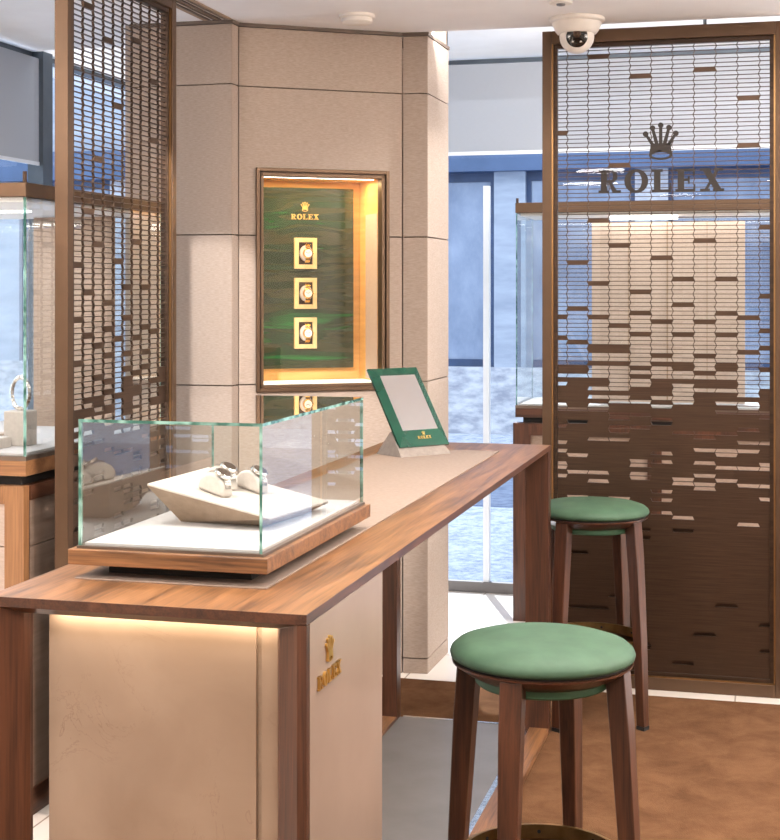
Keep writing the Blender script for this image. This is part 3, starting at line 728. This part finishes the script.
# ------------------------------------------------------------------ bar stools
def make_stool(label, loc, rz):
    t = thing('bar_stool', label, 'stool', loc, rz, 'bar stools by the counter table')
    R = .190; zs = .72
    prof = [(0,zs+.013),(R*.5,zs+.0115),(R*.8,zs+.005),(R*.93,zs-.003),(R*.985,zs-.012),(R,zs-.020),(R*.99,zs-.027),(R*.95,zs-.031),(0,zs-.031)]
    build('seat_cushion', MB().lathe(prof, n=72), 'green_leather', t, smooth=60)
    build('seat_gap', MB().lathe([(R*.94,zs-.036),(R*.94,zs-.0305)], n=64), 'black_rubber', t)
    build('seat_ring', MB().lathe([(R*.60,zs-.066),(R*.74,zs-.066),(R*.86,zs-.054),(R*.975,zs-.039),(R*.98,zs-.035),(R*.5,zs-.035)], n=72), 'walnut_red_x', t, smooth=30)
    build('under_cushion', MB().lathe([(0,zs-.084),(R*.70,zs-.084),(R*.725,zs-.080),(R*.725,zs-.066),(0,zs-.066)], n=64), 'green_band', t, smooth=40)
    for k in range(4):
        a = k*PI/2; c, s = math.cos(a), math.sin(a)
        def P(r, w, z): return (r*c - w*s, r*s + w*c, z)
        mb = MB()
        secs = [(zs-.040, .138, .180, .024), (zs-.16, .148, .190, .0235), (.30, .168, .204, .020), (.012, .181, .213, .016)]
        vs = []
        for z, r0, r1, hw in secs:
            vs += [P(r0,-hw*.75,z), P(r1,-hw,z), P(r1,hw,z), P(r0,hw*.75,z)]
        fs = [(0,1,2,3), (15,14,13,12)]
        for i in range(3):
            for q in range(4): fs.append((4*i+q, 4*i+(q+1)%4, 4*i+4+(q+1)%4, 4*i+4+q))
        mb.add(vs, fs)
        lg = build('leg', mb, 'walnut_red_z', t, bevel=.003)
        ft = MB(); ft.hexa([P(.181,-.012,0),P(.213,-.016,0),P(.213,.016,0),P(.181,.012,0)], [P(.181,-.012,.012),P(.213,-.016,.012),P(.213,.016,.012),P(.181,.012,.012)])
        build('rubber_foot', ft, 'black_rubber', lg)
        sc = MB(); pc = Vector(P(.168, 0, .272))
    r1, r2 = .160, .168
    build('footrest_ring', MB().lathe([(r1,.255),(r2,.255),(r2,.285),(r1,.285),(r1,.255)], n=72), 'brass', t, smooth=40)
    for k in range(8):
        a = (k+.5)*PI/4; bo = MB()
        bo.lathe([(0,-.0095),(.004,-.0095),(.004,.0012),(0,.0015)], M=Matrix.Rotation(a,4,'Z') @ Matrix.Translation((r2,0,.27)) @ Matrix.Rotation(PI/2,4,'Y'), n=10)
        build('screw', bo, 'black_rubber', t)
    return t
st = make_stool('green topped walnut stool nearest the camera, in front of the counter', (-.459, 2.963, .007), math.radians(14.8-26))
dup(st, (-.590, 4.905, .007), math.radians(14.8-42), 'green topped walnut stool farther back, close to the bronze screen')

# ------------------------------------------------------------------ vitrines
def vitrine(label, x0, x1, y0, y1, zc0, zc1, zg, zw0, zl, tmat):
    """canopy zc0..zc1, glass to zg, wood tray zw0..zg-, lower cabinet to zl"""
    t = thing('display_vitrine', label, 'display cabinet', ((x0+x1)/2, (y0+y1)/2, 0), 0)
    f = lambda n, m, mat, **k: build(n, m, mat, t, world=True, **k)
    f('canopy', MB().box(x0, x1, y0, y1, zc0, zc1), 'bronze', bevel=.002)
    f('canopy_soffit', MB().box(x0+.02, x1-.02, y0+.02, y1-.02, zc0-.012, zc0), 'ceiling_paint')
    f('channel', MB().box(x0, x1, y0, y1, zg-.012, zg), 'taupe_metal')
    f('tray', MB().box(x0, x1, y0, y1, zw0, zg-.012), tmat, bevel=.0015)
    f('recess', MB().box(x0+.03, x1-.03, y0+.03, y1-.03, zl, zw0), 'black_rubber')
    f('display_floor', MB().box(x0+.02, x1-.02, y0+.02, y1-.02, zg, zg+.006), 'white_suede')
    f('glass_pane', pane((x0+.008,x1-.008,y0+.002,y0+.008,zg,zc0),1), ['case_glass','glass_edge'])
    f('glass_pane', pane((x1-.008,x1-.002,y0+.008,y1-.008,zg,zc0),0), ['case_glass','glass_edge'])
    f('glass_pane', pane((x0+.008,x1-.008,y1-.008,y1-.002,zg,zc0),1), ['case_glass','glass_edge'])
    f('glass_pane', pane((x0+.002,x0+.008,y0+.008,y1-.008,zg,zc0),0), ['case_glass','glass_edge'])
    return t, f
# left vitrine
LX0, LX1, LY0, LY1 = -2.75, -1.975, 3.577, 4.50
vt, f = vitrine('tall glass vitrine at the left edge, behind the plain lattice screen', LX0, LX1, LY0, LY1, 1.705, 1.745, .994, .940, .912, 'walnut_light_x')
f('cabinet_body', MB().box(LX0+.01, LX1-.012, LY0+.02, LY1, .085, .905), 'taupe_fabric')
f('cabinet_frame', MB().box(LX1-.065, LX1-.006, LY0, LY0+.03, .0, .912).box(LX0, LX1-.065, LY0, LY0+.03, .862, .912).box(LX0, LX1-.065, LY0, LY0+.03, .0, .06).box(LX0, LX0+.06, LY0, LY0+.03, .06, .862), 'walnut_light_z', bevel=.001)
f('side_frame', MB().box(LX1-.03, LX1, LY0+.03, LY1, .872, .912).box(LX1-.03, LX1, LY0+.03, LY1, .0, .075).box(LX1-.04,LX1-.0065,LY0+.03,LY0+.034,.075,.872), 'walnut_red_y')
f('front_panel', MB().box(LX0+.06, LX1-.066, LY0+.008, LY0+.024, .06, .742).box(LX0+.06, LX1-.066, LY0+.008, LY0+.024, .746, .862), 'beige_panel')
f('side_panel', MB().box(LX1-.011, LX1-.005, LY0+.034, LY1, .075, .742).box(LX1-.011, LX1-.005, LY0+.034, LY1, .746, .872), 'side_taupe')
f('backdrop', MB().box(-2.37, -2.085, 4.345, 4.365, 1.0, 1.69), 'taupe_fabric', label='ribbed taupe backdrop panel')
f('corner_pin', MB().lathe([(0,0),(.006,0),(.006,.03),(0,.03)], c=(LX1-.006, LY0+.006, 1.745), n=12), 'bronze_dark')
f('light_bar', MB().box(-2.68, -2.2, 4.0, 4.02, 1.688, 1.693), 'led_white')
# jewellery stand inside left vitrine
js = thing('bracelet_stand', 'white plinth holding an upright curled bracelet, inside the left vitrine', 'display stand', (-2.115, 3.80, 1.0))
build('plinth', MB().box(-.035,.035,-.035,.035,0,.10), 'white_leather', js, bevel=.003)
build('pad', MB().box(-.09,.0,-.13,-.05,0,.03), 'white_leather', js, bevel=.003)
br = thing('bracelet', 'silver curled bracelet standing on the white plinth in the left vitrine', 'bracelet', (-2.115, 3.80, 1.10))
lk = MB()
pts = [(.028*math.cos(t), 0, .05+.046*math.sin(t)) for t in [math.radians(-80+ k*14) for k in range(25)]]
for p, q in zip(pts[:-1], pts[1:]): 
    P = Vector(p); Q = Vector(q); c = (P+Q)/2; lk.tube([P+(Q-P)*.08, Q-(Q-P)*.08], .0065, n=8)
build('links', lk, 'steel', br)
build('clasp', MB().box(-.006,.006,-.008,.008,0,.012), 'steel', br)
tr = thing('display_tray', 'low white display tray on the floor of the left vitrine', 'tray', (-2.25, 3.78, 1.0))
build('tray_body', MB().box(-.08,.08,-.10,.10,0,.022), 'white_leather', tr, bevel=.003)
build('tray_pad', MB().box(-.065,.065,-.085,.085,.022,.03), 'beige_panel', tr, bevel=.003)

# right vitrine
RX0, RX1, RY0, RY1 = -1.092, .10, 6.28, 6.72
vt2, f = vitrine('wide glass vitrine behind the lettered bronze screen, in front of the window', RX0, RX1, RY0, RY1, 1.787, 1.832, .945, .893, .868, 'walnut_red_x')
f('corner_pin', MB().lathe([(0,0),(.006,0),(.006,.02),(0,.02)], c=(RX0+.008, RY0+.008, 1.832), n=12), 'bronze_dark')
f('backdrop', MB().box(-.78, -.118, 6.47, 6.50, .955, 1.752), 'beige_panel', label='pale beige backdrop panel')
f('backdrop_seam', MB().box(-.452, -.446, 6.466, 6.47, .955, 1.752).box(-.62,-.617,6.467,6.47,.955,1.752).box(-.28,-.277,6.467,6.47,.955,1.752), 'beige_side')
f('light_bar', MB().box(-.69, -.40, 6.38, 6.40, 1.757, 1.772), 'led_white')
f('cabinet_frame', MB().box(RX0-.01, RX0+.068, RY0, RY0+.06, 0, .868).box(RX0+.068, RX1, RY0, RY0+.04, .815, .868).box(RX0+.068, RX1, RY0, RY0+.04, 0, .08).box(-.52,-.46,RY0,RY0+.04,.08,.815).box(.03,.1,RY0,RY0+.04,.08,.815), 'walnut_red_z', bevel=.001)
f('front_panel', MB().box(RX0+.068, -.52, RY0+.012, RY0+.03, .08, .815).box(-.46, .03, RY0+.012, RY0+.03, .08, .815), 'taupe_fabric')
f('cabinet_body', MB().box(RX0+.02, RX1-.012, RY0+.06, RY1, .0, .86), 'taupe_fabric')

# ------------------------------------------------------------------ ceiling fittings
sd = thing('smoke_detector', 'round white smoke detector on the ceiling above the wall niche', 'smoke detector', (-1.425, 4.935, Z1))
build('detector_base', MB().lathe([(0,0),(.064,0),(.064,-.010),(.058,-.014),(0,-.014)], n=48), 'white_plastic', sd, smooth=40)
build('detector_head', MB().lathe([(.055,-.014),(.055,-.026),(.046,-.032),(0,-.034)], n=48), 'white_plastic', sd, smooth=40)
cs = thing('ceiling_sensor', 'small flush round sensor at the ceiling, above the dome camera', 'sensor', (-.694, 4.889, Z1))
build('sensor_ring', MB().lathe([(0,0),(.04,0),(.038,-.006),(0,-.008)], n=40), 'white_plastic', cs, smooth=40)
build('sensor_lens', MB().lathe([(.016,-.006),(.014,-.012),(0,-.015)], n=24), 'grey_metal', cs, smooth=40)
dc = thing('dome_camera', 'white security camera with black eye, on the ceiling before the lettered screen', 'security camera', (-.680, 5.195, Z1))
build('camera_mount', MB().lathe([(0,0),(.098,0),(.100,-.004),(.098,-.012),(.088,-.018),(0,-.018)], n=56), 'white_plastic', dc, smooth=40)
build('camera_housing', MB().lathe([(.088,-.018),(.084,-.03),(.078,-.045),(.070,-.056),(.058,-.058)], n=56), 'white_plastic', dc, smooth=50)
to_cam = (Vector((0,0,CAMZ)) - Vector((-.680,5.195,Z1-.06))).normalized()
Mq = to_cam.to_track_quat('Z','Y').to_matrix().to_4x4(); Mq.translation = Vector((0,0,-.066))
build('camera_ball', MB().lathe([(0,-.062)]+[(.062*math.cos(t), .062*math.sin(t)) for t in [math.radians(v) for v in range(-75,50,8)]]+[(.040,.047)], M=Mq, n=48), 'white_plastic', dc, smooth=50)
build('camera_eye', MB().lathe([(.038,.044),(.038,.0495),(.030,.054),(.014,.0575),(0,.058)], M=Mq, n=48), 'black_gloss', dc, smooth=50)
lm = MB()
for dx in (-.014,.014): lm.lathe([(0,0),(.005,0),(.004,.003),(0,.004)], M=Mq @ Matrix.Translation((dx,-.018,.0535)), n=16)
build('camera_led', lm, 'steel', dc, smooth=40)
build('camera_lens', MB().lathe([(.014,.0),(.014,.004),(.010,.006),(0,.003)], M=Mq @ Matrix.Translation((0,.010,.055)), n=24), 'bronze_dark', dc, smooth=40)

# ------------------------------------------------------------------ the street outside
struct('ground', MB().box(-16, 14, -10, 16, -.16, -.10), 'pavement')
struct('ground_road', MB().box(-12, 12, 10.2, 13.4, -.10, -.09), 'asphalt')
bl = thing('shop_building', 'grey shop building across the street, seen through the window', 'building', (-2, 15.4, -.1))
f = lambda n, m, mat, **k: build(n, m, mat, bl, world=True, **k)
FY = 15.4
f('upper_wall', MB().box(-14, 12, FY, FY+.4, 3.05, 9), 'facade_grey')
f('fascia', MB().box(-14, 12, FY-.18, FY+.2, 2.72, 3.05), 'facade_blue')
f('plinth_wall', MB().box(-14, 12, FY-.06, FY+.3, -.1, .62), 'facade_stone')
for i in range(17):
    x = -13.4 + i*1.5
    f('pier', MB().box(x, x+.34, FY-.05, FY+.3, .62, 2.72), 'facade_grey' if i%2 else 'facade_stone')
    if i < 16:
        w = f('shop_window', MB().box(x+.34, x+.39, FY+.02, FY+.10, .62, 2.72).box(x+1.45,x+1.5,FY+.02,FY+.1,.62,2.72).box(x+.39,x+1.45,FY+.02,FY+.1,2.62,2.72).box(x+.39,x+1.45,FY+.02,FY+.1,.62,.70), 'facade_navy')
        build('shop_pane', MB().box(x+.39, x+1.45, FY+.05, FY+.06, .70, 2.62), 'shop_glass', bl, world=True)

# ------------------------------------------------------------------ light
def area(name, loc, size, power, col=(1,.9,.8), rot=(0,0,0), sy=None, spread=None, shape='RECTANGLE'):
    l = bpy.data.lights.new(name, 'AREA'); l.energy = power; l.color = col; l.shape = shape; l.size = size
    if shape == 'RECTANGLE': l.size_y = sy or size
    if spread: l.spread = spread
    o = bpy.data.objects.new(name, l); o.location = loc; o.rotation_euler = rot; C.objects.link(o); return o
def spot(name, loc, tgt, power, ang_, col=(1,.9,.78), r=.03, blend=.5):
    l = bpy.data.lights.new(name, 'SPOT'); l.energy = power; l.color = col; l.spot_size = math.radians(ang_); l.spot_blend = blend; l.shadow_soft_size = r
    o = bpy.data.objects.new(name, l); o.location = loc
    o.rotation_euler = (Vector(tgt)-Vector(loc)).to_track_quat('-Z','Y').to_euler(); C.objects.link(o); return o
WARM = (1,.95,.90)
for i, (x, y) in enumerate([(-1.6,.6),(.2,.6),(-1.3,2.0),(.6,2.2),(-.3,3.6),(1.2,3.9),(-.9,-1.2),(1.2,-1.0)]):
    area('downlight_area', (x, y, Z1-.012), .5, 36 if y > 0 else 14, WARM, shape='DISK')
spot('case_spot', (-.80, 2.95, Z1-.02), (-1.0, 2.66, 1.0), 24, 38, (1,.97,.93))
spot('counter_spot', (-.9, 3.5, Z1-.02), (-1.0, 3.9, .95), 10, 60, (1,.95,.88))
spot('stool_spot', (-.3, 2.6, Z1-.02), (-.5, 3.0, .6), 20, 50, (1,.95,.88))
spot('carpet_spot', (.3, 4.1, Z1-.02), (.0, 4.4, 0), 18, 90, (1,.9,.8))
spot('sun_patch_spot', (-1.5, 3.2, Z1-.02), (-2.02, 4.9, .9), 230, 36, (1,.98,.97), blend=.25)  # added spot standing in for the sun patch on the left panel
spot('wall_wash', (-.9, 3.9, Z1-.02), (-1.62, 5.14, 1.5), 12, 80, (1,.92,.82))
area('ceiling_fill', (2.45, 3.9, 1.75), .12, 230, (1,.97,.95), (PI,0,0), sy=3)  # added unseen fill, brightens the ceiling from the right
area('ceiling_fill', (-2.75, 1.6, 1.75), .12, 90, (1,.97,.95), (PI,0,0), sy=2.4)  # added unseen fill, brightens the ceiling from the left
spot('column_fill', (.3, 5.75, 2.5), (-1.26, 5.52, 1.1), 170, 60, (1,.99,.97))  # added spot, whitens the column's side face
area('ceiling_fill', (0, -2.45, 1.9), 4, 25, (1,.96,.92), (PI,0,0), sy=.12)  # added unseen fill behind the camera, aimed up at the ceiling
area('soffit_fill', (-.3, 5.40, Z1+.02), 4.6, 60, (.97,.98,1), (math.radians(110),0,0), sy=.05)  # added linear fill, whitens the window soffit and the blinds
area('niche_light', tuple(W @ Vector((.33,.14,j1-.008))), .40, 3.2, (1,.74,.36), (0,0,ang), sy=.06)
o_ = area('niche_side_fill', tuple(W @ Vector((i0+.02,.06,1.45))), .5, 1.6, (1,.88,.7), (0,0,0), sy=.03)  # added hidden fill, brightens the niche's right wall
o_.rotation_euler = (Matrix.Rotation(ang,3,'Z') @ Matrix.Rotation(math.radians(-80),3,'Y')).to_euler()
area('counter_led', (-.965, PY0-.012, ZT-E_-.008), .40, .7, (1,.86,.66), sy=.008)
area('vitrine_light_left', (-2.36, 3.95, 1.684), .6, 5, (.92,.96,1), sy=.5)
area('vitrine_light_right', (-.5, 6.44, 1.768), 1.0, 1.7, (1,.95,.9), sy=.08)
# daylight
sun = bpy.data.lights.new('sun', 'SUN'); sun.energy = 9.0; sun.color = (1,.98,.95); sun.angle = math.radians(.6)
so = bpy.data.objects.new('sun', sun); C.objects.link(so)
tv = Vector((.35, -.94, 0)).normalized(); el = math.radians(45); dv = Vector((tv.x*math.cos(el), tv.y*math.cos(el), -math.sin(el)))
so.rotation_euler = dv.to_track_quat('-Z','Y').to_euler(); so.location = (-4, 14, 9)
wd = bpy.data.worlds.new('World'); bpy.context.scene.world = wd; wd.use_nodes = True
bg = wd.node_tree.nodes['Background']; bg.inputs[0].default_value = (.94,.97,1,1); bg.inputs[1].default_value = 2.6

# ------------------------------------------------------------------ camera
cam = bpy.data.cameras.new('camera'); co = bpy.data.objects.new('camera', cam); C.objects.link(co)
cam.sensor_fit = 'HORIZONTAL'; cam.sensor_width = 36; cam.lens = 36*FPX/780
cam.shift_y = -130/780; cam.clip_start = .05; cam.clip_end = 200
co.location = (0,0,CAMZ); co.rotation_euler = (PI/2, 0, TH)
bpy.context.scene.camera = co
sc = bpy.context.scene
sc.view_settings.view_transform = 'Standard'; sc.view_settings.look = 'None'
sc.view_settings.gamma = 1; sc.view_settings.exposure = 0.05; sc.view_settings.use_curve_mapping = False
try:
    sc.cycles.use_denoising = True; sc.cycles.max_bounces = 10; sc.cycles.transparent_max_bounces = 24
    sc.cycles.caustics_reflective = False; sc.cycles.caustics_refractive = False; sc.cycles.sample_clamp_indirect = 6
except Exception: pass
